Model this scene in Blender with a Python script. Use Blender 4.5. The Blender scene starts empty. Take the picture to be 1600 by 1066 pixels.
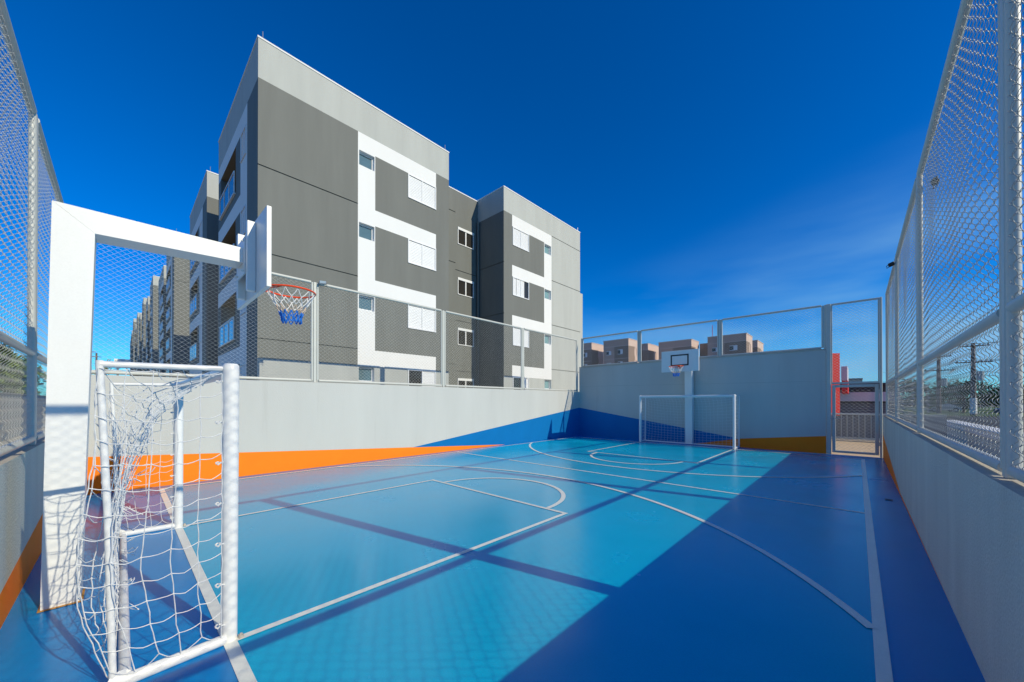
import bpy, math, random
import numpy as np
from mathutils import Vector, noise as mnoise

S = bpy.context.scene
R = math.radians
# ------------------------------------------------------------------ camera
cam_d = bpy.data.cameras.new("camera")
cam = bpy.data.objects.new("camera", cam_d)
S.collection.objects.link(cam)
cam.location = (0, 0, 1.47)
cam.rotation_euler = (R(90) + 0.004, 0, 0.755)
cam_d.sensor_width = 36.0
cam_d.lens = 36 * 573.5 / 1600
cam_d.shift_y = (625.74 - 533) / 1600
cam_d.clip_start = 0.02
cam_d.clip_end = 3000
S.camera = cam
# ------------------------------------------------------------------ light
SUNV = Vector((1.0, 0.225, 0.60)).normalized()
ELEV = math.asin(SUNV.z)
AZ = math.atan2(SUNV.x, SUNV.y)              # from +Y towards +X
W = bpy.data.worlds.new("World")
S.world = W
W.use_nodes = True
nt = W.node_tree
bg = nt.nodes['Background']
sky = nt.nodes.new('ShaderNodeTexSky')
sky.sky_type = 'NISHITA'
sky.sun_disc = False
sky.sun_elevation = ELEV
sky.sun_rotation = AZ
sky.altitude = 900
sky.air_density = 1.0
sky.dust_density = 0.35
sky.ozone_density = 3.0
hs = nt.nodes.new('ShaderNodeHueSaturation')
hs.inputs['Saturation'].default_value = 1.5
hs.inputs['Value'].default_value = 1.0
nt.links.new(sky.outputs[0], hs.inputs['Color'])
# faint cirrus veil: real cloud pattern of the sky, by direction
tc = nt.nodes.new('ShaderNodeTexCoord')
mp = nt.nodes.new('ShaderNodeMapping')
mp.inputs['Rotation'].default_value = (0.0, R(-14), R(20))
mp.inputs['Scale'].default_value = (1.0, 1.2, 5.0)
nz = nt.nodes.new('ShaderNodeTexNoise')
nz.inputs['Scale'].default_value = 1.7
nz.inputs['Detail'].default_value = 5
cr = nt.nodes.new('ShaderNodeValToRGB')
cr.color_ramp.elements[0].position = 0.36
cr.color_ramp.elements[1].position = 0.62
cr.color_ramp.elements[0].color = (0, 0, 0, 1)
cr.color_ramp.elements[1].color = (0.95, 0.95, 0.95, 1)
mx = nt.nodes.new('ShaderNodeMix')
mx.data_type = 'RGBA'
mx.inputs['B'].default_value = (2.3, 4.9, 7.8, 1)
sep = nt.nodes.new('ShaderNodeSeparateXYZ')
mr = nt.nodes.new('ShaderNodeMapRange')
mr.interpolation_type = 'SMOOTHSTEP'
mr.inputs['From Min'].default_value = 0.47
mr.inputs['From Max'].default_value = 0.06
ml = nt.nodes.new('ShaderNodeMath')
ml.operation = 'MULTIPLY'
nt.links.new(tc.outputs['Generated'], mp.inputs['Vector'])
nt.links.new(tc.outputs['Generated'], sep.inputs[0])
nt.links.new(mp.outputs[0], nz.inputs['Vector'])
nt.links.new(nz.outputs['Fac'], cr.inputs[0])
ma = nt.nodes.new('ShaderNodeMath')
ma.operation = 'MULTIPLY_ADD'
ma.inputs[1].default_value = -0.27
nt.links.new(sep.outputs['X'], ma.inputs[0])
nt.links.new(sep.outputs['Z'], ma.inputs[2])
nt.links.new(ma.outputs[0], mr.inputs['Value'])
nt.links.new(cr.outputs[0], ml.inputs[0])
nt.links.new(mr.outputs[0], ml.inputs[1])
nt.links.new(ml.outputs[0], mx.inputs['Factor'])
gr = nt.nodes.new('ShaderNodeMix')
gr.data_type = 'RGBA'
gr.blend_type = 'MULTIPLY'
gr.inputs['Factor'].default_value = 1.0
gr.inputs['B'].default_value = (0.33, 1.09, 1.50, 1)
nt.links.new(hs.outputs[0], gr.inputs['A'])
nt.links.new(gr.outputs['Result'], mx.inputs['A'])
nt.links.new(mx.outputs['Result'], bg.inputs['Color'])
bg.inputs['Strength'].default_value = 0.10

sun_d = bpy.data.lights.new("sun", 'SUN')
sun_d.energy = 3.85
sun_d.angle = R(0.38)
sun_d.color = (1.0, 0.905, 0.68)
sun = bpy.data.objects.new("sun", sun_d)
S.collection.objects.link(sun)
sun.rotation_euler = SUNV.to_track_quat('Z', 'Y').to_euler()
sun.location = (30, 10, 30)

S.view_settings.view_transform = 'Standard'
S.view_settings.look = 'None'
S.view_settings.exposure = 0.0
S.view_settings.gamma = 1.0
S.view_settings.use_curve_mapping = False

rnd = random.Random(7)
# ------------------------------------------------------------------ materials
def mat(name, col, rough=0.6, var=0.08, scale=3.0, stretch=(1, 1, 1), bump=0.0, bscale=60.0, metal=0.0,
        spec=0.5, coat=0.0, stain=None, fine=0.0, rvar=0.0, trans=0.0):
    m = bpy.data.materials.new(name)
    m.use_nodes = True
    t = m.node_tree
    b = t.nodes['Principled BSDF']
    b.inputs['Roughness'].default_value = rough
    b.inputs['Metallic'].default_value = metal
    b.inputs['Specular IOR Level'].default_value = spec
    b.inputs['Coat Weight'].default_value = coat
    b.inputs['Coat Roughness'].default_value = 0.08
    c = t.nodes.new('ShaderNodeTexCoord')
    mpn = t.nodes.new('ShaderNodeMapping')
    mpn.inputs['Scale'].default_value = stretch
    t.links.new(c.outputs['Object'], mpn.inputs['Vector'])
    n = t.nodes.new('ShaderNodeTexNoise')
    n.inputs['Scale'].default_value = scale
    n.inputs['Detail'].default_value = 6
    n.inputs['Roughness'].default_value = 0.6
    t.links.new(mpn.outputs[0], n.inputs['Vector'])
    r = t.nodes.new('ShaderNodeMapRange')
    r.inputs['From Min'].default_value = 0.25
    r.inputs['From Max'].default_value = 0.75
    r.inputs['To Min'].default_value = 1 - var
    r.inputs['To Max'].default_value = 1 + var
    t.links.new(n.outputs['Fac'], r.inputs['Value'])
    mul = t.nodes.new('ShaderNodeMix')
    mul.data_type = 'RGBA'
    mul.blend_type = 'MULTIPLY'
    mul.inputs['Factor'].default_value = 1
    mul.inputs['A'].default_value = (*col, 1)
    t.links.new(r.outputs[0], mul.inputs['B'])
    out = mul.outputs['Result']
    if fine:
        n2 = t.nodes.new('ShaderNodeTexNoise')
        n2.inputs['Scale'].default_value = 90
        n2.inputs['Detail'].default_value = 3
        t.links.new(c.outputs['Object'], n2.inputs['Vector'])
        r2 = t.nodes.new('ShaderNodeMapRange')
        r2.inputs['From Min'].default_value = 0.3
        r2.inputs['From Max'].default_value = 0.7
        r2.inputs['To Min'].default_value = 1 - fine
        r2.inputs['To Max'].default_value = 1 + fine
        t.links.new(n2.outputs['Fac'], r2.inputs['Value'])
        m2 = t.nodes.new('ShaderNodeMix')
        m2.data_type = 'RGBA'
        m2.blend_type = 'MULTIPLY'
        m2.inputs['Factor'].default_value = 1
        t.links.new(out, m2.inputs['A'])
        t.links.new(r2.outputs[0], m2.inputs['B'])
        out = m2.outputs['Result']
    if stain:                                   # (colour, threshold, scale, stretch)
        sc, th, ss, st = stain
        mp2 = t.nodes.new('ShaderNodeMapping')
        mp2.inputs['Scale'].default_value = st
        t.links.new(c.outputs['Object'], mp2.inputs['Vector'])
        n3 = t.nodes.new('ShaderNodeTexNoise')
        n3.inputs['Scale'].default_value = ss
        n3.inputs['Detail'].default_value = 8
        n3.inputs['Roughness'].default_value = 0.7
        t.links.new(mp2.outputs[0], n3.inputs['Vector'])
        r3 = t.nodes.new('ShaderNodeMapRange')
        r3.inputs['From Min'].default_value = th
        r3.inputs['From Max'].default_value = th + 0.12
        t.links.new(n3.outputs['Fac'], r3.inputs['Value'])
        m3 = t.nodes.new('ShaderNodeMix')
        m3.data_type = 'RGBA'
        t.links.new(r3.outputs[0], m3.inputs['Factor'])
        t.links.new(out, m3.inputs['A'])
        m3.inputs['B'].default_value = (*sc, 1)
        out = m3.outputs['Result']
    t.links.new(out, b.inputs['Base Color'])
    if rvar:
        r4 = t.nodes.new('ShaderNodeMapRange')
        r4.inputs['From Min'].default_value = 0.3
        r4.inputs['From Max'].default_value = 0.7
        r4.inputs['To Min'].default_value = max(0.02, rough - rvar)
        r4.inputs['To Max'].default_value = rough + rvar
        t.links.new(n.outputs['Fac'], r4.inputs['Value'])
        t.links.new(r4.outputs[0], b.inputs['Roughness'])
    if bump:
        nb = t.nodes.new('ShaderNodeTexNoise')
        nb.inputs['Scale'].default_value = bscale
        nb.inputs['Detail'].default_value = 4
        t.links.new(c.outputs['Object'], nb.inputs['Vector'])
        bp = t.nodes.new('ShaderNodeBump')
        bp.inputs['Strength'].default_value = bump
        bp.inputs['Distance'].default_value = 0.01
        t.links.new(nb.outputs['Fac'], bp.inputs['Height'])
        t.links.new(bp.outputs[0], b.inputs['Normal'])
    return m

M = {}
M['court'] = mat('court blue coating', (0.001, 0.415, 0.67), 0.23, 0.07, 0.8, bump=0.012, bscale=5, fine=0.05, rvar=0.07, stain=((0.008, 0.405, 0.645), 0.60, 2.0, (1, 1, 1)), spec=.45)
M['border'] = mat('border royal coating', (0.0, 0.225, 0.57), 0.22, 0.07, 0.8, bump=0.012, bscale=5, fine=0.05, rvar=0.07, spec=.22)
M['line'] = mat('line paint', (0.82, 0.83, 0.76), 0.35, 0.05, 4, fine=0.04)
M['wall_grey'] = mat('wall grey paint', (0.54, 0.54, 0.51), 0.75, 0.06, 1.2, (1, 1, 0.18), bump=0.25, bscale=45, fine=0.04, spec=.25,
                   stain=((0.475, 0.47, 0.44), 0.60, 1.6, (1.8, 1.8, 0.07)))  # one grey paint for both the left and the far wall
M['wall_rough'] = mat('rough grey plaster', (0.56, 0.59, 0.53), 0.8, 0.12, 2.5, (1, 1, 0.15), bump=0.9, bscale=60, fine=0.14,
                      stain=((0.42, 0.38, 0.31), 0.66, 2.2, (2.2, 2.2, 0.10)))
M['orange'] = mat('orange wall paint', (0.95, 0.23, 0.010), 0.65, 0.05, 2, spec=.2, bump=0.25, bscale=45, fine=0.04)
M['wall_blue'] = mat('blue wall paint', (0.0, 0.155, 0.43), 0.65, 0.05, 2, spec=.15, bump=0.25, bscale=45, fine=0.04)
M['coping'] = mat('weathered coping', (0.52, 0.47, 0.40), 0.8, 0.15, 6, bump=0.4, fine=0.1,
                  stain=((0.30, 0.17, 0.08), 0.66, 5, (1, 1, 1)))
M['pipe'] = mat('pale grey fence paint', (0.56, 0.565, 0.52), 0.42, 0.04, 5, fine=0.03,
                stain=((0.36, 0.20, 0.08), 0.72, 9, (1, 1, 0.5)))
M['wire'] = mat('galvanised wire', (0.60, 0.60, 0.56), 0.4, 0.1, 8)
M['wire_backlit'] = mat('backlit zinc wire', (0.34, 0.345, 0.34), 0.35, 0.1, 8, metal=0.35)  # darker copy of the wire: backlit shade painted into the colour
M['white'] = mat('white steel paint', (0.79, 0.80, 0.79), 0.38, 0.035, 5, (1, 1, .3), fine=0.02, stain=((0.62, 0.60, 0.55), 0.70, 6, (1, 1, .25)))
M['white_pipe'] = mat('white tube paint', (0.80, 0.81, 0.81), 0.35, 0.03, 6, bump=0.012, bscale=14, fine=0.02, stain=((0.60, 0.57, 0.50), 0.71, 11, (1, 1, .5)))
M['cord'] = mat('white net cord', (0.78, 0.79, 0.79), 0.7, 0.06, 20)
M['cord_beige'] = mat('beige net cord', (0.72, 0.55, 0.42), 0.7, 0.06, 20)
M['cord_blue'] = mat('blue net cord', (0.01, 0.16, 0.62), 0.7, 0.06, 20)
M['rim'] = mat('orange red rim paint', (0.85, 0.075, 0.012), 0.35, 0.04, 8)
M['black'] = mat('black paint', (0.02, 0.022, 0.025), 0.5, 0.1, 6)
M['steel'] = mat('zinc steel', (0.45, 0.46, 0.47), 0.4, 0.1, 9, metal=0.7)
M['lens'] = mat('lamp glass', (0.35, 0.45, 0.5), 0.08, 0.05, 5, coat=1.0)
M['fac_dark'] = mat('dark grey facade', (0.165, 0.172, 0.16), 0.8, 0.10, 2.2, (1, 1, 0.12), bump=0.2, bscale=50, fine=0.04)
M['fac_light'] = mat('light grey facade', (0.46, 0.475, 0.45), 0.8, 0.08, 2.2, (1, 1, 0.12), bump=0.2, bscale=50, fine=0.03)
M['fac_white'] = mat('white facade', (0.80, 0.80, 0.79), 0.75, 0.03, 0.9, (1, 1, 0.2), bump=0.15, bscale=50, fine=0.02)
M['tan'] = mat('tan soffit', (0.22, 0.185, 0.135), 0.8, 0.08, 2)
M['glass'] = mat('window glass', (0.10, 0.17, 0.20), 0.06, 0.12, 2, spec=0.8)
M['glass_dark'] = mat('dark window glass', (0.035, 0.032, 0.028), 0.08, 0.1, 2, spec=0.6)
M['glass_teal'] = mat('frosted teal glass', (0.20, 0.34, 0.36), 0.25, 0.12, 3, spec=0.6)
M['shutter'] = mat('white shutter slats', (0.78, 0.79, 0.80), 0.45, 0.03, 3)
M['pink'] = mat('pinkish facade', (0.50, 0.335, 0.275), 0.8, 0.06, 0.6, fine=0.03)
M['pink_sun_trim'] = mat('pale pink trim and sunlit side', (0.66, 0.49, 0.41), 0.8, 0.05, 0.6, fine=0.03)  # trim, and sun-facing sides where the paler tone paints in sunlight
M['brown'] = mat('brown facade', (0.27, 0.19, 0.15), 0.8, 0.06, 0.6, fine=0.03)
M['red'] = mat('red cladding', (0.80, 0.022, 0.010), 0.5, 0.05, 1.5)
M['white_shaded'] = mat('shade tinted white panel', (0.66, 0.60, 0.66), 0.6, 0.05, 1)  # white panels; the lilac cast of their shade is painted in
M['charcoal'] = mat('charcoal cladding', (0.075, 0.07, 0.075), 0.6, 0.12, 2, (1, 1, 6))
M['slat_grey'] = mat('grey slats', (0.22, 0.20, 0.21), 0.6, 0.1, 2)
M['gate_sheet'] = mat('grey sheet', (0.24, 0.25, 0.26), 0.55, 0.06, 2)
M['paving'] = mat('tan paving', (0.64, 0.46, 0.27), 0.85, 0.14, 5, bump=0.4, bscale=30, fine=0.08)
M['concrete'] = mat('concrete', (0.42, 0.42, 0.40), 0.85, 0.12, 2.5, bump=0.4, fine=0.08)
M['pale_conc'] = mat('pale render', (0.55, 0.55, 0.52), 0.85, 0.1, 2, (1, 1, .3), bump=0.4, fine=0.06)
M['asphalt'] = mat('asphalt', (0.055, 0.057, 0.06), 0.9, 0.15, 2, bump=0.4, fine=0.1)
M['grass'] = mat('grass', (0.085, 0.14, 0.035), 0.95, 0.3, 1.5, bump=0.6, bscale=20, fine=0.2)
M['soil'] = mat('dry ground', (0.26, 0.22, 0.16), 0.95, 0.2, 0.4, bump=0.5, bscale=10, fine=0.1)
M['leaf'] = mat('tree foliage', (0.055, 0.095, 0.028), 0.7, 0.4, 1.2, spec=0.3)
M['leaf2'] = mat('yellow green foliage', (0.17, 0.24, 0.05), 0.7, 0.35, 1.2, spec=0.3)
M['bark'] = mat('bark', (0.14, 0.10, 0.07), 0.9, 0.25, 6, (1, 1, .3), bump=0.5)
M['pole'] = mat('weathered pole', (0.17, 0.13, 0.11), 0.9, 0.2, 4, (1, 1, .2))
M['tyre'] = mat('tyre rubber', (0.02, 0.02, 0.02), 0.85, 0.1, 8)
M['car_blue'] = mat('dark blue car paint', (0.02, 0.05, 0.16), 0.25, 0.03, 2, coat=0.8)
M['car_white'] = mat('white car paint', (0.75, 0.76, 0.77), 0.25, 0.03, 2, coat=0.8)
M['car_grey'] = mat('grey car paint', (0.10, 0.11, 0.12), 0.25, 0.03, 2, coat=0.8)
M['redlamp'] = mat('red lamp lens', (0.5, 0.02, 0.01), 0.2, 0.03, 2)
M['rust'] = mat('rusty drips', (0.50, 0.24, 0.05), 0.8, 0.2, 9)

# ------------------------------------------------------------------ mesh builder
ROOT = {}
class MB:
    def __init__(s):
        s.v = []; s.f = []; s.m = []; s.nv = 0
    def add(s, vs, fs, mi=0):
        o = s.nv
        s.v.extend([tuple(map(float, p)) for p in vs]); s.nv += len(vs)
        for f in fs:
            s.f.append(tuple(o + i for i in f)); s.m.append(mi)
    def quad(s, pts, mi=0):
        s.add(pts, [tuple(range(len(pts)))], mi)
    def box(s, x0, x1, y0, y1, z0, z1, mi=0, ch=0.0):
        x0, x1 = sorted((x0, x1)); y0, y1 = sorted((y0, y1)); z0, z1 = sorted((z0, z1))
        if ch <= 0:
            v = [(x0,y0,z0),(x1,y0,z0),(x1,y1,z0),(x0,y1,z0),(x0,y0,z1),(x1,y0,z1),(x1,y1,z1),(x0,y1,z1)]
            s.add(v, [(0,3,2,1),(4,5,6,7),(0,1,5,4),(1,2,6,5),(2,3,7,6),(3,0,4,7)], mi)
            return
        # chamfered box: octagon-ish hull built from 24 verts
        c = min(ch, (x1-x0)*.45, (y1-y0)*.45, (z1-z0)*.45)
        P = {}
        vs = []
        for ix, X in ((0, (x0, x0+c)), (1, (x1, x1-c))):
            for iy, Y in ((0, (y0, y0+c)), (1, (y1, y1-c))):
                for iz, Z in ((0, (z0, z0+c)), (1, (z1, z1-c))):
                    for a in range(3):
                        p = [X[1], Y[1], Z[1]]
                        p[a] = (X, Y, Z)[a][0]
                        P[ix, iy, iz, a] = len(vs); vs.append(p)
        fs = []
        for a in range(3):
            for sgn in (0, 1):
                b, d = (a+1) % 3, (a+2) % 3
                q = []
                for (i, j) in ((0,0),(1,0),(1,1),(0,1)):
                    k = [0,0,0]; k[a] = sgn; k[b] = i; k[d] = j
                    q.append(P[k[0],k[1],k[2],a])
                fs.append(tuple(q) if sgn else tuple(reversed(q)))
        for a in range(3):                     # edges along axis a
            b, d = (a+1) % 3, (a+2) % 3
            for i in (0,1):
                for j in (0,1):
                    k0=[0,0,0]; k1=[0,0,0]
                    k0[b]=k1[b]=i; k0[d]=k1[d]=j; k0[a]=0; k1[a]=1
                    q=(P[(*k0,b)],P[(*k1,b)],P[(*k1,d)],P[(*k0,d)])
                    fs.append(q if (i==j) == False else tuple(reversed(q)))
        for k in [(i,j,l) for i in (0,1) for j in (0,1) for l in (0,1)]:
            q=(P[(*k,0)],P[(*k,1)],P[(*k,2)])
            fs.append(q if sum(k)%2 else tuple(reversed(q)))
        s.add(vs, fs, mi)
    def hull8(s, a, b, mi=0):
        """box from 4 bottom and 4 top points (same winding, counter-clockwise seen from above)"""
        s.add(list(a)+list(b), [(0,3,2,1),(4,5,6,7),(0,1,5,4),(1,2,6,5),(2,3,7,6),(3,0,4,7)], mi)
    def tube(s, pts, r, n=8, mi=0, closed=False, caps=True):
        pts = [Vector(p) for p in pts]
        N = len(pts)
        rs = r if isinstance(r, (list, tuple)) else [r]*N
        rings = []; up = None
        for i, p in enumerate(pts):
            if closed: d = pts[(i+1) % N] - pts[i-1]
            elif i == 0: d = pts[1]-pts[0]
            elif i == N-1: d = pts[-1]-pts[-2]
            else: d = (pts[i+1]-p).normalized() + (p-pts[i-1]).normalized()
            if d.length < 1e-9: d = Vector((0,0,1))
            d.normalize()
            if up is None:
                up = Vector((0,0,1)) if abs(d.z) < .9 else Vector((1,0,0))
            a = up - d*up.dot(d)
            if a.length < 1e-6: a = d.orthogonal()
            a.normalize(); up = a
            b = d.cross(a)
            k = 1.0
            if 0 < i < N-1 or closed:
                e = (p-pts[i-1]).normalized() if (i or closed) else d
                cc = max(.5, abs(e.dot(d))); k = 1/cc if cc < .98 else 1.0
            rings.append([p + (a*math.cos(2*math.pi*j/n) + b*math.sin(2*math.pi*j/n))*rs[i]*k for j in range(n)])
        vs = [q for ring in rings for q in ring]
        fs = []
        L = N if closed else N-1
        for i in range(L):
            i2 = (i+1) % N
            for j in range(n):
                j2 = (j+1) % n
                fs.append((i*n+j, i*n+j2, i2*n+j2, i2*n+j))
        if caps and not closed:
            fs.append(tuple(reversed(range(n)))); fs.append(tuple((N-1)*n+j for j in range(n)))
        s.add(vs, fs, mi)
    def build(s, name, mats, parent=None, smooth=False, origin=None):
        me = bpy.data.meshes.new(name)
        o = (0, 0, 0)
        if parent is not None: o = ROOT.get(parent.name, (0, 0, 0))
        elif origin is not None: o = origin
        vs = [(p[0]-o[0], p[1]-o[1], p[2]-o[2]) for p in s.v]
        me.from_pydata(vs, [], s.f)
        if not isinstance(mats, (list, tuple)): mats = [mats]
        for mm in mats: me.materials.append(M[mm])
        if len(mats) > 1: me.polygons.foreach_set('material_index', s.m)
        if smooth:
            me.polygons.foreach_set('use_smooth', [True]*len(me.polygons))
            try: me.set_sharp_from_angle(angle=R(40))
            except Exception: pass
        me.update()
        ob = bpy.data.objects.new(name, me)
        S.collection.objects.link(ob)
        if parent is not None:
            ob.parent = parent; ROOT[ob.name] = o
        else:
            ob.location = o; ROOT[ob.name] = o
        return ob

def tag(o, label=None, cat=None, group=None, kind=None):
    if label: o['label'] = label
    if cat: o['category'] = cat
    if group: o['group'] = group
    if kind: o['kind'] = kind
    return o
def thing(name, loc, label, cat, group=None):
    o = bpy.data.objects.new(name, None)
    o.empty_display_size = 0.2
    S.collection.objects.link(o)
    o.location = loc
    ROOT[o.name] = loc
    return tag(o, label, cat, group)

def fast_mesh(name, verts, quads, mname, parent, smooth=True):
    me = bpy.data.meshes.new(name)
    nv, nf = len(verts), len(quads)
    o = np.array(ROOT.get(parent.name, (0, 0, 0)))
    me.vertices.add(nv); me.vertices.foreach_set('co', (np.asarray(verts)-o).astype(np.float32).ravel())
    me.loops.add(nf*4); me.loops.foreach_set('vertex_index', np.asarray(quads, dtype=np.int32).ravel())
    me.polygons.add(nf)
    me.polygons.foreach_set('loop_start', np.arange(0, nf*4, 4, dtype=np.int32))
    me.polygons.foreach_set('use_smooth', np.ones(nf, dtype=bool) if smooth else np.zeros(nf, dtype=bool))
    me.materials.append(M[mname])
    me.update(); me.validate()
    ob = bpy.data.objects.new(name, me)
    S.collection.objects.link(ob)
    ob.parent = parent; ROOT[ob.name] = tuple(o)
    return ob

# ------------------------------------------------------------------ dimensions
XL, XR, YN, YF = -8.843, 0.487, -0.535, 13.69
ZL, ZF, ZR, ZN = 1.905, 2.945, 1.085, 1.06
YC = 6.722
XSL, XSR = -8.56, 0.10
GX = -4.30
# ------------------------------------------------------------------ ground
g = MB(); g.quad([(-900,-900,-.10),(900,-900,-.10),(900,900,-.10),(-900,900,-.10)])
tag(g.build('ground', 'soil'), kind='structure')
# court slab, split into inner field and border, one sheet
g = MB()
Ya, Yb = 0.457, 2*YC-0.457
xs = [XL, XSL, XSR, XR]; ys = [YN, Ya, Yb, YF]
for i in range(3):
    for j in range(3):
        g.quad([(xs[i],ys[j],0),(xs[i+1],ys[j],0),(xs[i+1],ys[j+1],0),(xs[i],ys[j+1],0)], 0 if i==1 and j==1 else 1)
court = tag(g.build('court_floor', ['court','border']), kind='structure')
LW = 0.033
def rect_line(name, x0, x1, y0, y1, z=0.004):
    b = MB(); b.quad([(x0,y0,z),(x1,y0,z),(x1,y1,z),(x0,y1,z)]); return b.build(name, 'line', court)
def arc_line(name, cx, cy, r, a0, a1, n=64, z=0.006):
    b = MB(); vs=[]; fs=[]
    for i in range(n+1):
        a = a0+(a1-a0)*i/n
        for rr in (r-LW, r+LW): vs.append((cx+rr*math.cos(a), cy+rr*math.sin(a), z))
    for i in range(n): fs.append((2*i,2*i+1,2*i+3,2*i+2))
    b.add(vs, fs)
    return b.build(name, 'line', court)
rect_line('sideline', XSL-LW, XSL+LW, Ya-LW, Yb+LW); rect_line('sideline', XSR-LW, XSR+LW, Ya-LW, Yb+LW)
rect_line('end_line', XSL+LW, XSR-LW, Ya-LW, Ya+LW); rect_line('end_line', XSL+LW, XSR-LW, Yb-LW, Yb+LW)
rect_line('centre_line', XSL+LW, XSR-LW, YC-LW*.8, YC+LW*.8)
for sgn in (1, -1):
    f = lambda y: y if sgn == 1 else 2*YC-y
    for x in (-2.80, -5.80): rect_line('key_line', x-LW*.8, x+LW*.8, *sorted((f(Ya+LW), f(4.0-LW*.8))), z=0.005)
    rect_line('free_throw_line', -5.80-LW*.8, -2.80+LW*.8, *sorted((f(4.0-LW*.8), f(4.0+LW*.8))), z=0.0055)
    if sgn == 1: arc_line('free_throw_arc', GX, 4.0+LW, 1.18, 0, math.pi)
    else: arc_line('free_throw_arc', GX, f(4.0+LW), 1.18, math.pi, 2*math.pi)
    cx = -4.23; Rr = 4.97
    a0 = math.acos((XSR-LW-cx)/Rr); a1 = math.acos((XSL+LW-cx)/Rr)
    if sgn == 1: arc_line('three_point_arc', cx, 0.83, Rr, a0, a1, 96, .0065)
    else: arc_line('three_point_arc', cx, f(0.83), Rr, -a1, -a0, 96, .0065)
d = MB()
for k in range(7): d.box(0.30+k*.012, 0.307+k*.012, 7.80, 7.92, 0.004, 0.008)
tag(d.build('floor_drain', 'black', origin=(0.33,7.86,0.004)), 'small black slotted drain in the blue floor by the right wall', 'drain')
# ------------------------------------------------------------------ court walls
def wall_x(mb, X, thick, y0, y1, zt, polys, s):
    """wall on plane x=X facing the court; s=+1 when wall body is on the +x side"""
    for pts, mi in polys:
        q = [(X, y, z) for y, z in pts]
        mb.quad(q if s < 0 else list(reversed(q)), mi)
    Xb = X + s*thick
    mb.quad([(Xb,y0,-.1),(Xb,y1,-.1),(Xb,y1,zt),(Xb,y0,zt)], 0)
    mb.quad([(X,y0,zt),(Xb,y0,zt),(Xb,y1,zt),(X,y1,zt)], 3)
    for y in (y0, y1): mb.quad([(X,y,-.1),(Xb,y,-.1),(Xb,y,zt),(X,y,zt)], 0)
def wall_y(mb, Y, thick, x0, x1, zt, polys, s):
    for pts, mi in polys:
        q = [(x, Y, z) for x, z in pts]
        mb.quad(q if s > 0 else list(reversed(q)), mi)
    Yb_ = Y + s*thick
    mb.quad([(x0,Yb_,-.1),(x1,Yb_,-.1),(x1,Yb_,zt),(x0,Yb_,zt)], 0)
    mb.quad([(x0,Y,zt),(x1,Y,zt),(x1,Yb_,zt),(x0,Yb_,zt)], 3)
    for x in (x0, x1): mb.quad([(x,Y,-.1),(x,Yb_,-.1),(x,Yb_,zt),(x,Y,zt)], 0)
T = 0.16
WM = ['wall_grey','orange','wall_blue','coping']
# left wall: orange wedge, blue wedge
oz = lambda y: 0.576-0.0637*y
bz = lambda y: 0.232+(y-5.45)*(1.217-0.232)/(YF-5.45)
yx = 5.45; y0o = 0.576/0.0637
w = MB()
wall_x(w, XL, T, YN-T, YF+T, ZL, [
    ([(YN,oz(YN)),(YN,-.05),(y0o,0),(yx,oz(yx))], 1),
    ([(yx,oz(yx)),(y0o,0),(YF,-.05),(YF,bz(YF))], 2),
    ([(YN,ZL),(YN,oz(YN)),(yx,oz(yx)),(YF,bz(YF)),(YF,ZL)], 0)], -1)
tag(w.build('wall', WM, origin=(XL,YC,0)), 'long sunlit grey wall with orange and blue wedges below the apartment block', 'wall')
# far wall (taller), ends at the gate
XG = -0.65
w = MB()
blx = -2.79; bzz = 0.28
zb = lambda x: 1.217+(x-XL)*(0.28-1.217)/(blx-XL)
wall_y(w, YF, T, XL, XG, ZF, [
    ([(XL,-.05),(-4.2,0),(blx,bzz),(XL,zb(XL))], 2),
    ([(-4.2,0),(XG,-.05),(XG,.50),(blx,bzz)], 1),
    ([(XL,zb(XL)),(blx,bzz),(XG,.50),(XG,2.05),(XL,2.13)], 0),
    ([(XL,2.145),(XG,2.065),(XG,ZF),(XL,ZF)], 0),
    ([(XL,2.13),(XG,2.05),(XG,2.065),(XL,2.145)], 4)], 1)
w.box(XL, XG+.01, YF-.012, YF+T+.012, ZF+.002, ZF+.035, 3)
tag(w.build('wall', WM+['fac_light'], origin=(-4.7,YF,0)), 'tall shaded end wall behind the far goal with blue and orange wedges', 'wall')
# right wall, low, in shade
w = MB()
wall_x(w, XR, T, YN-T, YF, ZR, [
    ([(YN,-.05),(4.0,0),(8.4,.035),(YF,.62),(YF,-.05)], 1),
    ([(YN,-.05),(YN,ZR),(YF,ZR),(YF,.62),(8.4,.035),(4.0,0)], 0)], 1)
tag(w.build('wall', ['wall_rough','orange','wall_blue','coping'], origin=(XR,YC,0)), 'low shaded grey plaster wall along the right sideline', 'wall')
# near wall at the left edge
w = MB()
wall_y(w, YN, T, XL, XR, ZN, [
    ([(XL,-.05),(XR,-.05),(XR,0),(-.9,0.0),(XL,.58)], 1),
    ([(XL,.58),(-.9,0.0),(XR,0.0),(XR,ZN),(XL,ZN)], 0)], -1)
tag(w.build('wall', ['wall_rough','orange','wall_blue','coping'], origin=(-4.2,YN,0)), 'low wall behind the near goal with a slanted orange stripe', 'wall')

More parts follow.
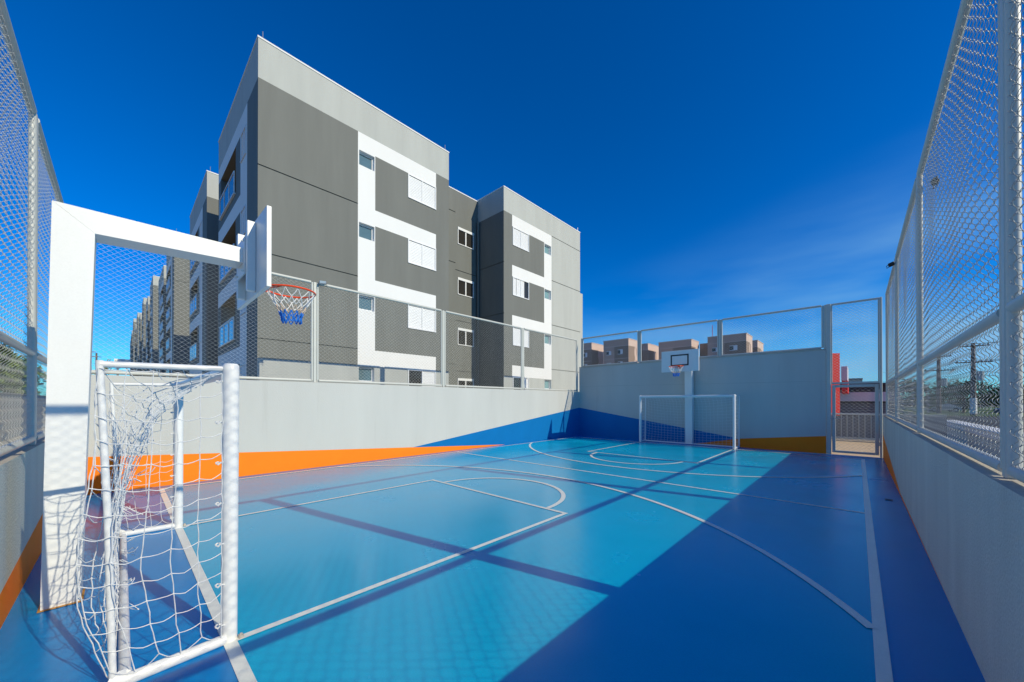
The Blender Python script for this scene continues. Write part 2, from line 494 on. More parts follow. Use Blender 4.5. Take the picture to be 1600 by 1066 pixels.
# ------------------------------------------------------------------ chain link
def chain(o3, u3, h3, n3, width, height, w=0.098, h=0.076, r=0.0026, sides=3, samp=6, depth=0.008):
    """chain-link sheet: o3 corner, u3 horizontal unit, h3 up unit, n3 normal"""
    o3, u3, h3, n3 = (np.array(a, float) for a in (o3, u3, h3, n3))
    nw = max(2, int(round(width/(w/2)))); dw = width/nw
    per = max(1, int(round(height/h))); h_ = height/per
    K = per*samp
    t = np.arange(K+1)/samp                       # in periods
    ph = (t % 1.0)
    tri = np.where(ph < .5, ph*2, 2-ph*2)
    tri = 0.5+(tri-.5)*1.06
    dep = depth*np.sin(2*math.pi*t)
    V = []; Q = []
    base = 0
    for i in range(nw):
        s = 1 if i % 2 == 0 else -1
        a = tri if s == 1 else 1-tri
        jit = 0.03*math.sin(i*12.9898)
        P = o3 + np.outer((i + a + jit)*dw, u3) + np.outer(t*h_, h3) + np.outer(dep, n3)
        uu = (i*dw); hh = t*h_
        wob = (.007*np.sin(uu*2.1+hh*1.7+o3[1]) + .003*np.sin(uu*5.7-hh*3.1+o3[0]) + .0012*np.sin(uu*13.0+hh*9.0))
        edge = np.clip(np.minimum(hh, height-hh)/.15, 0, 1)
        P = P + np.outer(wob*edge, u3) + np.outer(wob*edge*1.3*np.sin(uu*2.1+1.0), n3)
        D = np.gradient(P, axis=0)
        D /= np.linalg.norm(D, axis=1)[:, None]
        A = np.cross(D, n3); A /= np.linalg.norm(A, axis=1)[:, None]
        B = np.cross(D, A)
        ring = []
        for k in range(sides):
            c, s_ = math.cos(2*math.pi*k/sides), math.sin(2*math.pi*k/sides)
            ring.append(P + r*(c*A + s_*B))
        ring = np.stack(ring, 1)                   # (K+1, sides, 3)
        V.append(ring.reshape(-1, 3))
        idx = base + np.arange((K+1)*sides).reshape(K+1, sides)
        for k in range(sides):
            k2 = (k+1) % sides
            Q.append(np.stack([idx[:-1, k], idx[:-1, k2], idx[1:, k2], idx[1:, k]], 1))
        base += (K+1)*sides
    return np.concatenate(V), np.concatenate(Q)

def fence(name, label, axis, pos, stops, z0, z1, base_z, inward, mid=None, near=False, wr=.0021, wm='wire'):
    """axis 'x': runs along x at y=pos; axis 'y': runs along y at x=pos. stops = post positions."""
    c = (stops[0]+stops[-1])/2
    root = thing(name, (c, pos, base_z) if axis == 'x' else (pos, c, base_z), label, 'fence')
    def P(u, dn, z):
        return (u, pos+dn*inward, z) if axis == 'x' else (pos+dn*inward, u, z)
    def bar(mb, u0, u1, d, z0_, z1_, ch=.006):
        a = P(u0, -d, z0_); b = P(u1, d, z1_)
        mb.box(a[0], b[0], a[1], b[1], a[2], b[2], 0, ch)
    pw, rr = 0.030, 0.031
    for k, u in enumerate(stops):
        b = MB(); bar(b, u-pw, u+pw, .024, base_z-.0, z1+.012)
        b.build('post', 'pipe', root)
    for k in range(len(stops)-1):
        a, e = stops[k]+pw+.003, stops[k+1]-pw-.003
        b = MB()
        zs = [z0, z1] if mid is None else [z0, mid, z1]
        for s_ in (a+rr*.8, e-rr*.8): b.tube([P(s_, 0, z0-.0), P(s_, 0, z1)], rr*.8, 10)
        for z in zs: b.tube([P(a+rr*1.6+.002, 0, z), P(e-rr*1.6-.002, 0, z)], rr, 12)
        fr = b.build('panel_frame', 'pipe', root, smooth=True)
        u3 = (1,0,0) if axis == 'x' else (0,1,0)
        n3 = (0,inward,0) if axis == 'x' else (inward,0,0)
        for zi in range(len(zs)-1):
            zl, zh = zs[zi]+rr*.6, zs[zi+1]-rr*.6
            V, Q = chain(P(a+rr*1.5, .004, zl), u3, (0,0,1), n3, e-a-rr*3.0, zh-zl,
                         r=wr, samp=(8 if near else 4), depth=(0.012 if near else 0.006), sides=(4 if near else 3))
            fast_mesh('chain_link', V, Q, wm, fr)
    return root

ZT = 4.15
fence('mesh_fence', 'pale chain link fence on top of the long sunlit left wall', 'y', XL-.05, [YN-.03, 2.97, 6.49, 10.01, 13.60], ZL+.045, ZT, ZL, 1)
fence('mesh_fence', 'grey chain link fence on the tall end wall behind the far goal', 'x', YF+.06, [-8.75, -6.15, -3.355, -0.665], ZF+.07, ZT+.07, ZF+.035, -1)
fence('mesh_fence', 'tall chain link fence with middle rail on the low right wall', 'y', XR+.075, [-.46, 3.06, 6.72, 10.30, 13.60], ZR+.044, ZT+.10, ZR, -1, mid=1.935, near=True, wr=.0015, wm='wire_backlit')
fence('mesh_fence', 'chain link fence on the low wall behind the near goal at left', 'x', YN-.05, [-8.70, -5.70, -2.7, 0.36], ZN+.06, ZT+.05, ZN, 1, mid=1.93, near=True, wr=.0014)
# gate opening
gt = thing('gate_surround', (-.1, YF+.06, 0), 'grey steel posts and chain link panel above the gate opening', 'gate frame')
b = MB(); b.box(XG+.005, XG+.11, YF+.01, YF+.11, 0, ZT+.09, 0, .008); b.build('post', 'pipe', gt)
b = MB(); b.box(.43, .483, YF+.02, YF+.10, 0, ZT+.09, 0, .008); b.build('post', 'pipe', gt)
b = MB(); b.box(XG+.113, .427, YF+.035, YF+.085, 1.965, 2.02, 0, .008); b.box(XG+.113, .427, YF+.035, YF+.085, ZT+.04, ZT+.09, 0, .008)
b.box(XG+.113, XG+.14, YF+.04, YF+.08, 2.022, ZT+.038, 0, .004); b.box(.40, .427, YF+.04, YF+.08, 2.022, ZT+.038, 0, .004)
fr = b.build('panel_frame', 'pipe', gt)
V, Q = chain((XG+.14, YF+.06, 2.03), (1,0,0), (0,0,1), (0,-1,0), .40-XG-.14, ZT-2.0, samp=4, depth=.006)
fast_mesh('chain_link', V, Q, 'wire', fr)
gl = thing('court_gate', (-.05, YF+.06, 0), 'closed chain link gate with grey frame in the far right corner', 'gate')
gx0, gx1 = -.52, .415
b = MB()
b.box(gx0, gx0+.075, YF+.03, YF+.09, .05, 1.945, 0, .008); b.box(gx1-.075, gx1, YF+.03, YF+.09, .05, 1.945, 0, .008)
b.box(gx0+.077, gx1-.077, YF+.032, YF+.088, .05, .11, 0, .006); b.box(gx0+.077, gx1-.077, YF+.032, YF+.088, 1.87, 1.945, 0, .006)
gf = b.build('gate_frame', 'pipe', gl)
V, Q = chain((gx0+.08, YF+.06, .11), (1,0,0), (0,0,1), (0,-1,0), gx1-gx0-.16, 1.76, samp=4, depth=.006, w=.11, h=.09)
fast_mesh('chain_link', V, Q, 'wire', gl)
b = MB(); b.tube([(gx0-.05, YF+.01, 1.01), (gx0+.24, YF+.01, 1.0)], .009, 8); b.box(gx0+.0, gx0+.05, YF+.012, YF+.028, .96, 1.06, 0, .004)
b.build('latch', 'steel', gl)
for z in (.35, 1.75):
    b = MB(); b.tube([(gx1+.008, YF+.02, z-.05), (gx1+.008, YF+.02, z+.05)], .012, 8); b.build('hinge', 'steel', gl, True)

# ------------------------------------------------------------------ floodlights and plate
def floodlight(loc, ang, label, tilt=-35, sc=.8):
    t = thing('floodlight', loc, label, 'floodlight', 'floodlights clamped to the court fences')
    x, y, z = loc
    b = MB(); b.box(x-.09, x+.09, y-.022, y+.022, z-.06, z+.06, 0, .01)
    for k in range(6): b.box(x-.08+k*.029, x-.072+k*.029, y+.023, y+.04, z-.05, z+.05)
    bd = b.build('housing', 'steel' if 'silver' in label else 'black', t)
    b = MB(); b.box(x-.075, x+.075, y-.026, y-.0225, z-.047, z+.047); b.build('lens', 'lens', t)
    b = MB(); b.tube([(x-.1, y+.005, z), (x-.105, y+.03, z-.1), (x+.105, y+.03, z-.1), (x+.1, y+.005, z)], .006, 6)
    b.build('bracket', 'black', t)
    t.rotation_euler = (R(tilt), 0, ang)
    t.scale = (sc, sc, sc)
    return t
floodlight((XL+.06, 3.10, ZT+.01), R(68), 'small silver floodlight on the left fence near the basketball hoop')
floodlight((XR-.0, 10.25, ZT-.0), R(-95), 'black floodlight on the far post of the right fence', -70, .75)
floodlight((XR+.20, 6.66, ZT-.04), R(100), 'grey floodlight on the outer side of the right fence', -20, .6)
b = MB(); b.box(-3.975, -3.735, YF-.008, YF-.001, 2.17, 2.385, 0, .002)
tag(b.build('wall_plate', 'pale_conc', origin=(-3.85,YF,2.28)), 'blank pale square plate on the far wall beside the hoop', 'plate')

# ------------------------------------------------------------------ basketball hoops
def hoop(loc, rot, arm, label):   # arm = reach of the arm from the post axis
    root = thing('basketball_hoop', (0,0,0), label, 'basketball hoop', 'basketball hoops at the court ends')
    hw = .115; lean = .043
    zt, zb_ = 2.905, 2.735
    b = MB()
    b.hull8([(-hw,-.092,0),(hw,-.092,0),(hw,.092,0),(-hw,.092,0)],
            [(-hw,-.092+lean,zt),(hw,-.092+lean,zt),(hw,.112+lean,zb_),(-hw,.112+lean,zb_)])
    po = b.build('post', 'white', root)
    b = MB(); b.box(-hw-.02, hw+.02, -.105, .105, .002, .007, 0, .002); b.build('base_plate', 'rust', root)
    ye = arm
    b = MB()
    b.hull8([(-hw,.113+lean,zb_),(hw,.113+lean,zb_),(hw,ye,zb_+.035),(-hw,ye,zb_+.035)],
            [(-hw,-.090+lean,zt),(hw,-.090+lean,zt),(hw,ye,zt),(-hw,ye,zt)])
    b.build('arm', 'white', root)
    yb = arm+.04                                  # back frame plane
    bw, z0, z1 = .59, 2.465, 3.165
    fb = MB()
    fb.box(-bw, bw, yb+.038, yb+.075, z0, z1, 0, .004)
    bo = fb.build('backboard', 'white', root)
    for x in (-.2, .2):
        b = MB(); b.box(x-.03, x+.03, yb-.030, yb+.036, z0+.03, z1-.03, 0, .003); b.build('back_rib', 'white', bo)
    b = MB(); b.box(-.16, .16, ye+.001, ye+.012, 2.66, 3.0); 
    for x in (-.13, .13):
        for z in (2.69, 2.97): b.tube([(x, ye-.02, z), (x, ye+.02, z)], .011, 6)
    b.build('mounting_plate', 'white', root)
    b = MB(); yt = yb+.0765; t_ = .022
    sx, sa, sb = .285, 2.655, 3.03
    b.box(-sx, sx, yt, yt+.002, sb-2*t_, sb); b.box(-sx, sx, yt, yt+.002, sa, sa+2*t_)
    b.box(-sx, -sx+2*t_, yt, yt+.002, sa+2*t_, sb-2*t_); b.box(sx-2*t_, sx, yt, yt+.002, sa+2*t_, sb-2*t_)
    b.build('target_square', 'black', bo)
    ry = yb+.078+.095+.22; rz = 2.615; rr = .22
    b = MB(); b.tube([(rr*math.cos(a*math.pi/24), ry+rr*math.sin(a*math.pi/24), rz) for a in range(48)], .0095, 8, closed=True)
    b.box(-.07, .07, yb+.0775, yb+.085, rz-.05, rz+.05, 0, .003)
    b.box(-.06, .06, yb+.085, yb+.2, rz-.012, rz+.004)
    for s_ in (-1, 1):
        b.tube([(s_*.05, yb+.086, rz-.04), (s_*.12, ry-rr+.06, rz-.012), (s_*.17, ry-.13, rz-.004)], .006, 6)
        b.tube([(s_*.06, yb+.086, rz), (s_*.15, ry-.16, rz)], .006, 6)
    ri = b.build('rim', 'rim', root, True)
    nst = 12
    rads = [.215, .178, .138, .108, .092, .087]; zs = [0, -.075, -.15, -.205, -.255, -.315]
    b = MB()
    rg = random.Random(3)
    node = [[(rads[k]*math.cos(2*math.pi*(j+.5*(k%2))/nst)+rg.uniform(-.006,.006), ry+rads[k]*math.sin(2*math.pi*(j+.5*(k%2))/nst)+rg.uniform(-.006,.006),
              rz-.008+zs[k]+rg.uniform(-.006,.006)*(k>0)) for j in range(nst)] for k in range(6)]
    for k in range(5):
        mi = 0 if k < 2 else (1 if k < 3 else 2)
        for j in range(nst):
            p = Vector(node[k][j])
            for q in ((node[k+1][j], node[k+1][(j-1) % nst]) if k % 2 == 0 else (node[k+1][j], node[k+1][(j+1) % nst])):
                q = Vector(q); md = (p+q)/2 + Vector((0,0,-.008))
                b.tube([p, md, q], .0042 if mi < 2 else .0062, 5, mi, caps=False)
    b.build('net', ['cord','cord_beige','cord_blue'], ri, True)
    root.location = loc; root.rotation_euler = (0,0,rot)
    return root
hoop((-4.285, -.297, 0), 0, 1.068, 'near white basketball hoop on a bent square post behind the close goal')
hoop((-4.26, 13.56, 0), math.pi, .87, 'far white basketball hoop with black target square against the shaded wall')

# ------------------------------------------------------------------ football goals
def net_tubes(mb, grid, r, rg, sag=.012, jit=.004, sides=4):
    ni, nj = len(grid), len(grid[0])
    def line(pts, s):
        out = []
        for a, c in zip(pts[:-1], pts[1:]):
            a, c = Vector(a), Vector(c)
            out.append(a)
            m1 = a.lerp(c, .5)
            m1.z -= s*(.4+rg.random()*1.1)
            m1 += Vector((rg.uniform(-jit,jit), rg.uniform(-jit,jit), rg.uniform(-jit,jit)))
            out.append(a.lerp(m1,.55)+Vector((0,0,-s*.15))); out.append(m1); out.append(m1.lerp(c,.45)+Vector((0,0,-s*.15)))
        out.append(Vector(pts[-1]))
        mb.tube(out, r, sides, caps=False)
    for i in range(ni): line(grid[i], 0.002)
    for j in range(nj): line([grid[i][j] for i in range(ni)], sag)
    for i in range(1, ni-1):                      # knots
        for j in range(1, nj-1):
            p = Vector(grid[i][j]); d = Vector((rg.uniform(-1,1), rg.uniform(-1,1), rg.uniform(-1,1))).normalized()*r*1.3
            mb.tube([p-d, p+d], r*1.9, 4)

def lerp_path(path, t):
    n = len(path)-1; x = min(max(t,0),1)*n; i = min(int(x), n-1); f = x-i
    p0 = path[max(i-1,0)]; p1 = path[i]; p2 = path[i+1]; p3 = path[min(i+2,n)]
    o = []
    for a,b_,c,d_ in zip(p0,p1,p2,p3):
        o.append(.5*((2*b_)+(-a+c)*f+(2*a-5*b_+4*c-d_)*f*f+(-a+3*b_-3*c+d_)*f**3))
    return o

def goal(label, seed, messy):
    root = thing('football_goal', (0,0,0), label, 'football goal', 'white football goals facing each other')
    rg = random.Random(seed)
    H = 1.69; hx = 1.5; rp = .042; dr = -.485
    for s_ in (-1, 1):
        b = MB(); x = s_*hx
        dx = .03 if (messy and s_ > 0) else 0.0
        b.tube([(x-dx, 0, .0), (x+dx*.3, 0, H-.03), (x+dx*.3, 0, H), (x+dx*.3, 0, H+.012)], [rp, rp, rp*.98, rp*.75], 20)
        b.build('post', 'white_pipe', root, True)
    b = MB(); b.tube([(-hx+rp*.9, 0, H-.035), (hx-rp*.9, 0, H-.035)], rp*.95, 16); b.build('crossbar', 'white_pipe', root, True)
    b = MB()
    for s_ in (-1, 1):
        x = s_*(hx+.03*0)
        b.tube([(x-s_*.0, -rp*.7, H-.02), (x+s_*.03, dr-.05, H-.03)], .0165, 10)             # top bar
        b.tube([(x+s_*.03, dr-.05, H-.012), (x+s_*.03, dr-.02, .9), (x+s_*.03, dr+.0, .05)], .0155, 10)   # rear upright
        b.tube([(x, -rp*.5, .028), (x+s_*.03, dr+.05, .028), (x+s_*.027, dr+.022, .028), (x+s_*.01, dr+.032, .028), (x-s_*.05, dr+.042, .028)], .030, 12)  # ground bar
    b.tube([(-hx+.03, dr+.042, .028), (hx-.03, dr+.042, .028)], .025, 12)
    b.build('rear_frame', 'white_pipe', root, True)
    for s_ in (-1, 1):
        b = MB(); x = s_*hx
        b.box(x-.018, x+.018, rp+.002, rp+.026, .002, .022, 0, .003); b.tube([(x, rp+.014, .0225), (x, rp+.014, .03)], .007, 8)
        b.build('foot_clip', 'coping', root)
    # main net: roof and back in one drape
    NX, NV = 26, 21
    edge = [(-.02,H-.02),(-.26,H-.03),(-.50,H-.05),(-.55,H-.22),(-.545,1.22),(-.57,.95),(-.602,.72),(-.60,.48),(-.555,.25),(dr-.01,.05)]
    midp = [(0,H-.05),(-.13,1.52),(-.25,1.36),(-.34,1.18),(-.40,.97),(-.44,.76),(-.46,.55),(-.49,.35),(-.48,.18),(-.47,.04)]
    if not messy:
        midp = [(0,H-.05),(-.17,1.60),(-.33,1.50),(-.42,1.30),(-.45,1.08),(-.47,.85),(-.48,.62),(-.49,.4),(-.48,.2),(-.47,.04)]
    grid = []
    for i in range(NX+1):
        u = i/NX; x = (-1+2*u)*(hx+.02)
        wgt = math.sin(math.pi*u)**(.42 if messy else .5) if 0 < u < 1 else 0
        row = []
        for j in range(NV+1):
            v = j/NV
            e = lerp_path(edge, v); m_ = lerp_path(midp, v)
            y = e[0]*(1-wgt)+m_[0]*wgt; z = e[1]*(1-wgt)+m_[1]*wgt
            amp = (.030 if messy else .015)*math.sin(math.pi*min(1,v*1.2))*(1 if 0<u<1 else .3)
            y += amp*mnoise.noise(Vector((x*3.1, v*7, seed)))*1.5
            xx = x + amp*1.2*mnoise.noise(Vector((x*4, v*6, seed+9)))*(1 if 0<u<1 else 0)
            z += amp*.8*mnoise.noise(Vector((x*5, v*5, seed+4)))*(1 if 0<j<NV else 0)
            row.append((xx, y, max(z,.02)))
        grid.append(row)
    b = MB()
    rth = .0023
    net_tubes(b, grid, rth, rg, sag=.016 if messy else .006, jit=.006 if messy else .002)
    # side panels
    for s_ in (-1, 1):
        g2 = []
        n1, n2 = 5, 13
        for i in range(n1+1):
            u = i/n1
            row = []
            for j in range(n2+1):
                v = j/n2
                z = .09+(H-.14)*(1-v)
                ye = lerp_path(edge, .27+.73*v)
                yr = min(ye[0], dr) if messy else dr
                y = -.045*(1-u)+(yr)*u
                x = s_*(hx+.02+.03*u + (.03 if messy else .01)*math.sin(math.pi*u)*math.sin(math.pi*v))
                zz = z - (.035 if messy else .008)*math.sin(math.pi*u)*(1 if j>0 else .2) + .02*mnoise.noise(Vector((u*4,v*8,seed+s_)))*(1 if messy else .3)
                if j == n2: zz = .055+.05*abs(math.sin(math.pi*u*2.5))
                row.append((x, y+.012*mnoise.noise(Vector((u*5,v*7,seed+3*s_)))*(1 if 0<i<n1 else 0), zz))
            g2.append(row)
        net_tubes(b, g2, rth, rg, sag=.014 if messy else .005, jit=.005 if messy else .002)
        for k in range(7):                         # rings on the front post
            z = .12+k*.245
            b.tube([(s_*(hx-.002)+.016*math.cos(a*math.pi/5), -rp-.006+.022*math.sin(a*math.pi/5), z+.006*math.cos(a)) for a in range(10)], .0042, 5, closed=True)
    if messy:                                      # loose loops in the gathered middle
        for k in range(46):
            z = rg.uniform(.15, 1.35); x = rg.uniform(-1.35, 1.45)
            y = -.45+.10*max(0,(z-.9))/.45+rg.uniform(-.03,.05)
            L = rg.uniform(.03,.085); pts = []
            a0 = rg.uniform(0,6.28)
            for q in range(7):
                a = a0+q/6*math.pi*1.6
                pts.append((x+L*.5*math.sin(a*1.3), y+L*.55*math.cos(a), z-L*.7*math.sin(q/6*math.pi)))
            b.tube(pts, rth*.9, 4)
    b.build('net', 'cord', root, True)
    return root
g1 = goal('near white football goal with sagging tangled net at left', 11, True)
g1.location = (GX, Ya, 0)
g2 = goal('far white football goal with neat net in front of the shaded wall', 5, False)
g2.location = (GX+.02, Yb+.0, 0); g2.rotation_euler = (0,0,math.pi)

# ------------------------------------------------------------------ apartment blocks
def face_cells(mb, fmap, us, zs, matfn, holes, depthmi):
    """grid wall in (u,z); fmap(u,z,d)->xyz with d = depth inwards. holes: (u0,u1,z0,z1,depth,ceil_mi,side_mi)"""
    us = sorted(set(us) | {h[0] for h in holes} | {h[1] for h in holes})
    zs = sorted(set(zs) | {h[2] for h in holes} | {h[3] for h in holes})
    for i in range(len(us)-1):
        for j in range(len(zs)-1):
            cu, cz = (us[i]+us[i+1])/2, (zs[j]+zs[j+1])/2
            if any(h[0] < cu < h[1] and h[2] < cz < h[3] for h in holes): continue
            mb.quad([fmap(us[i],zs[j],0), fmap(us[i+1],zs[j],0), fmap(us[i+1],zs[j+1],0), fmap(us[i],zs[j+1],0)], matfn(cu, cz))
    for (u0,u1,z0,z1,d,cm,sm) in holes:
        mb.quad([fmap(u0,z0,0),fmap(u1,z0,0),fmap(u1,z0,d),fmap(u0,z0,d)], sm)
        mb.quad([fmap(u0,z1,0),fmap(u1,z1,0),fmap(u1,z1,d),fmap(u0,z1,d)], cm)
        mb.quad([fmap(u0,z0,0),fmap(u0,z1,0),fmap(u0,z1,d),fmap(u0,z0,d)], sm)
        mb.quad([fmap(u1,z0,0),fmap(u1,z1,0),fmap(u1,z1,d),fmap(u1,z0,d)], sm)
        mb.quad([fmap(u0,z0,d),fmap(u1,z0,d),fmap(u1,z1,d),fmap(u0,z1,d)], depthmi)

FM = ['fac_dark','fac_light','fac_white','tan','glass_dark']
FZ = [10.02-2.293*k for k in range(5)]            # groove levels
def lbox(mb, fmap, u0, u1, z0, z1, d0, d1, mi=0):
    a = fmap(u0,z0,d0); c = fmap(u1,z1,d1)
    mb.box(a[0],c[0],a[1],c[1],a[2],c[2],mi)
def shutter_window(root, fmap, u0, u1, z0, z1, openleft=False, partial=False):
    b = MB(); f = .035
    lbox(b,fmap,u0,u1,z1-f,z1,-.02,.05); lbox(b,fmap,u0,u1,z0,z0+f,-.03,.05)
    lbox(b,fmap,u0,u0+f,z0+f,z1-f,-.02,.05); lbox(b,fmap,u1-f,u1,z0+f,z1-f,-.02,.05)
    um = (u0+u1)/2
    lbox(b,fmap,um-.016,um+.016,z0+f,z1-f,-.01,.05)
    wn = b.build('window', 'shutter', root)
    def leaf(a, c):
        s = MB(); n = 14; hz = (z1-z0-2*f-.02)/n
        for k in range(n):
            zz = z0+f+.01+k*hz
            p = [fmap(a,zz,.004), fmap(c,zz,.004), fmap(c,zz+hz*.92,.012), fmap(a,zz+hz*.92,.012)]
            s.quad(p)
            s.quad([fmap(a,zz+hz*.92,.012), fmap(c,zz+hz*.92,.012), fmap(c,zz+hz,.004), fmap(a,zz+hz,.004)])
        s.build('shutter', 'shutter', wn)
    def glass(a, c):
        s = MB(); s.quad([fmap(a,z0+f,.04),fmap(c,z0+f,.04),fmap(c,z1-f,.04),fmap(a,z1-f,.04)]); s.build('pane','glass_dark',wn)
    if openleft:
        glass(u0+f, um-.016); leaf(um+.016, u1-f)
    elif partial:
        leaf(u0+f, u0+f+(u1-u0)*.18); leaf(u0+f+(u1-u0)*.2, u0+f+(u1-u0)*.68); glass(u0+f+(u1-u0)*.70, u1-f)
    else:
        leaf(u0+f, um-.016); leaf(um+.016, u1-f)
def small_window(root, fmap, u0, u1, z0, z1, glassmat='glass'):
    b = MB(); f = .04
    lbox(b,fmap,u0,u1,z1-f,z1,.10,.15); lbox(b,fmap,u0,u1,z0,z0+f,.10,.15)
    lbox(b,fmap,u0,u0+f,z0+f,z1-f,.10,.15); lbox(b,fmap,u1-f,u1,z0+f,z1-f,.10,.15)
    wn = b.build('window', 'shutter', root)
    s = MB(); s.quad([fmap(u0+f,z0+f,.13),fmap(u1-f,z0+f,.13),fmap(u1-f,z1-f,.13),fmap(u0+f,z1-f,.13)]); s.build('pane', glassmat, wn)
def stair_window(root, fmap, u0, u1, z0, z1):
    b = MB(); f = .034
    lbox(b,fmap,u0,u1,z1-.11,z1,-.03,.05); lbox(b,fmap,u0,u1,z0,z0+f,-.03,.05)
    lbox(b,fmap,u0,u0+f,z0+f,z1-.11,-.02,.05); lbox(b,fmap,u1-f,u1,z0+f,z1-.11,-.02,.05)
    um = (u0+u1)/2; lbox(b,fmap,um-.03,um+.03,z0+f,z1-.11,-.01,.05)
    wn = b.build('window', 'shutter', root)
    for a, c in ((u0+f,um-.03),(um+.03,u1-f)):
        s = MB(); s.quad([fmap(a,z0+f,.02),fmap(c,z0+f,.02),fmap(c,z1-.11,.02),fmap(a,z1-.11,.02)]); s.build('pane','glass_dark',wn)

def side_face(root, mb, X0, X1, Yp, zo, zbase, detail, flip=False):
    """-Y facing long side between X0 (court side) and X1 (away, X1<X0), full balconies"""
    Lr = X0-X1
    fmap = (lambda u,z,d: (X0-u, Yp+d, z)) if not flip else (lambda u,z,d: (X1+u, Yp+d, z))
    s = Lr/5.74
    c1, c2, c3, c4, c5 = 1.21*s, 1.55*s, 2.08*s, 2.75*s, 5.25*s
    FZs = [z+zo for z in FZ]
    k = 5
    while FZs[-1] > zbase+2: FZs.append(FZs[-1]-2.293)
    holes = []
    for z in FZs:
        if z-1.75 < zbase: continue
        holes.append((c4, c5, z-2.02, z-.52, 1.1, 3, 0))
        holes.append((c1+.12*s, c3-.08*s, z-1.40, z-.55, .09, 2, 2))
    zt = 11.07+zo
    def mf(u, z):
        if z > FZs[0]: return 1
        for zz in FZs:
            if zz-.52 < z < zz: return 0 if u < c1 else 2
        if u < c1: return 0
        if u < c3: return 2
        return 0
    zs = [zbase, zt] + [z for z in FZs if z > zbase] + [z-.52 for z in FZs if z-.52 > zbase]
    face_cells(mb, fmap, [0,c1,c2,c3,c4,c5,Lr], zs, mf, holes, 4)
    for z in FZs:
        if z-1.75 < zbase or not detail: continue
        shutter_window(root, fmap, c1+.13*s, c3-.09*s, z-1.39, z-.56)
        b = MB(); lbox(b,fmap,c4,c5,z-2.02,z-2.0+.02,-.06,-.003); 
        lbox(b,fmap,c4+.02,c5-.02,z-1.33,z-1.29,-.05,-.02)
        for q in range(4): lbox(b,fmap,c4+.02+(c5-c4-.08)*q/3,c4+.06+(c5-c4-.08)*q/3,z-2.0,z-1.33,-.05,-.02)
        ra = b.build('balcony_railing', 'shutter', root)
        b = MB(); b.quad([fmap(c4+.03,z-1.96,-.034),fmap(c5-.03,z-1.96,-.034),fmap(c5-.03,z-1.35,-.034),fmap(c4+.03,z-1.35,-.034)])
        b.build('pane', 'glass', ra)

def roof_cap(mb, x0, x1, y0, y1, zt, mi):
    mb.box(x0,x1,y0,y1,zt-.6,zt-.55,mi)
    for a in ((x0-.02,x1+.02,y0-.02,y0+.14),(x0-.02,x1+.02,y1-.14,y1+.02),(x0-.02,x0+.14,y0+.142,y1-.142),(x1-.14,x1+.02,y0+.142,y1-.142)):
        mb.box(*a, zt-.55 if False else zt+.002, zt+.055, mi)
def rod(root, x, y, z, h=.25):
    b = MB(); b.tube([(x,y,z),(x,y,z+h)], .012, 6); b.box(x-.03,x+.03,y-.03,y+.03,z,z+.03); b.build('lightning_rod','steel',root)

XB = -11.46
ZTOP = 11.07
bA = thing('apartment_building', (XB-3, 10.1, 0), 'grey and white four storey apartment block right behind the left fence', 'apartment building', 'grey apartment blocks in a row')
wl = MB()
# front +X face of first wing
fm1 = lambda u,z,d: (XB-d, u, z)
G1 = .016
def mf1(u, z):
    if z > FZ[0]: return 1
    if z < 2.62: return 1
    if 5.085 < u < 8.03:
        for zz in FZ:
            if zz-.52 < z < zz: return 2
        if u < 5.655: return 2
    return 0
holes = []
for zz in FZ[:4]:
    holes.append((5.12,5.63,zz-1.03,zz-.56,.16,2,2))
    holes.append((6.85,8.03,zz-1.385,zz-.525,.05,2,2))
for zz in FZ[1:4]: holes.append((2.43,5.083,zz-G1,zz+G1,.03,0,0))
gro = [(5.657,8.62) if False else None]
face_cells(wl, fm1, [2.43,5.085,5.655,8.03,8.62], [-.1,2.62,ZTOP]+FZ[:4]+[z-.52 for z in FZ[:4]], mf1, holes, 0)
for k, zz in enumerate(FZ[:4]):
    small_window(bA, fm1, 5.125, 5.625, zz-1.025, zz-.565)
    shutter_window(bA, fm1, 6.855, 8.025, zz-1.38, zz-.53, openleft=(k==3))
side_face(bA, wl, XB, -17.2, 2.43, 0, -.1, True)
# recessed stair block
XM = -13.2; ZM = 11.02
fmM = lambda u,z,d: (XM-d, u, z)
SH = [9.43-2.293*k for k in range(4)]
holes = [(10.42,11.38,z-.79,z,.06,0,0) for z in SH]
for z in FZ[:4]:
    holes.append((8.62,10.30,z+.02-G1,z+.02+G1,.03,0,0)); holes.append((10.30,11.64,z-.28-G1,z-.28+G1,.03,0,0)) if z < 10 else None
face_cells(wl, fmM, [8.62,11.64], [-.1,ZM], lambda u,z: 0, holes, 0)
for z in SH: stair_window(bA, fmM, 10.425, 11.375, z-.785, z-.005)
# second wing
def mf2(u, z):
    if z > FZ[0] or z < 2.62: return 1
    if u > 15.15: return 2 if (u < 15.18 and any(zz-.52<z<zz for zz in FZ)) else 1
    if 12.19 < u:
        for zz in FZ:
            if zz-.52 < z < zz: return 2
        if u > 14.54: return 2
    return 0
holes = []
for zz in FZ[:4]:
    holes.append((14.57,15.11,zz-1.03,zz-.56,.16,2,2))
    holes.append((12.22,13.36,zz-1.385,zz-.525,.05,2,2))
    holes.append((15.153,17.82,zz-G1,zz+G1,.03,1,1)) if zz > 2.7 else None
face_cells(wl, fm1, [11.64,12.19,14.54,15.15,17.82], [-.1,2.62,ZTOP]+FZ[:4]+[z-.52 for z in FZ[:4]], mf2, holes, 0)
for k, zz in enumerate(FZ[:4]):
    small_window(bA, fm1, 14.575, 15.105, zz-1.025, zz-.565, 'glass_teal')
    shutter_window(bA, fm1, 12.225, 13.355, zz-1.38, zz-.53, openleft=(k==3), partial=(k==1))
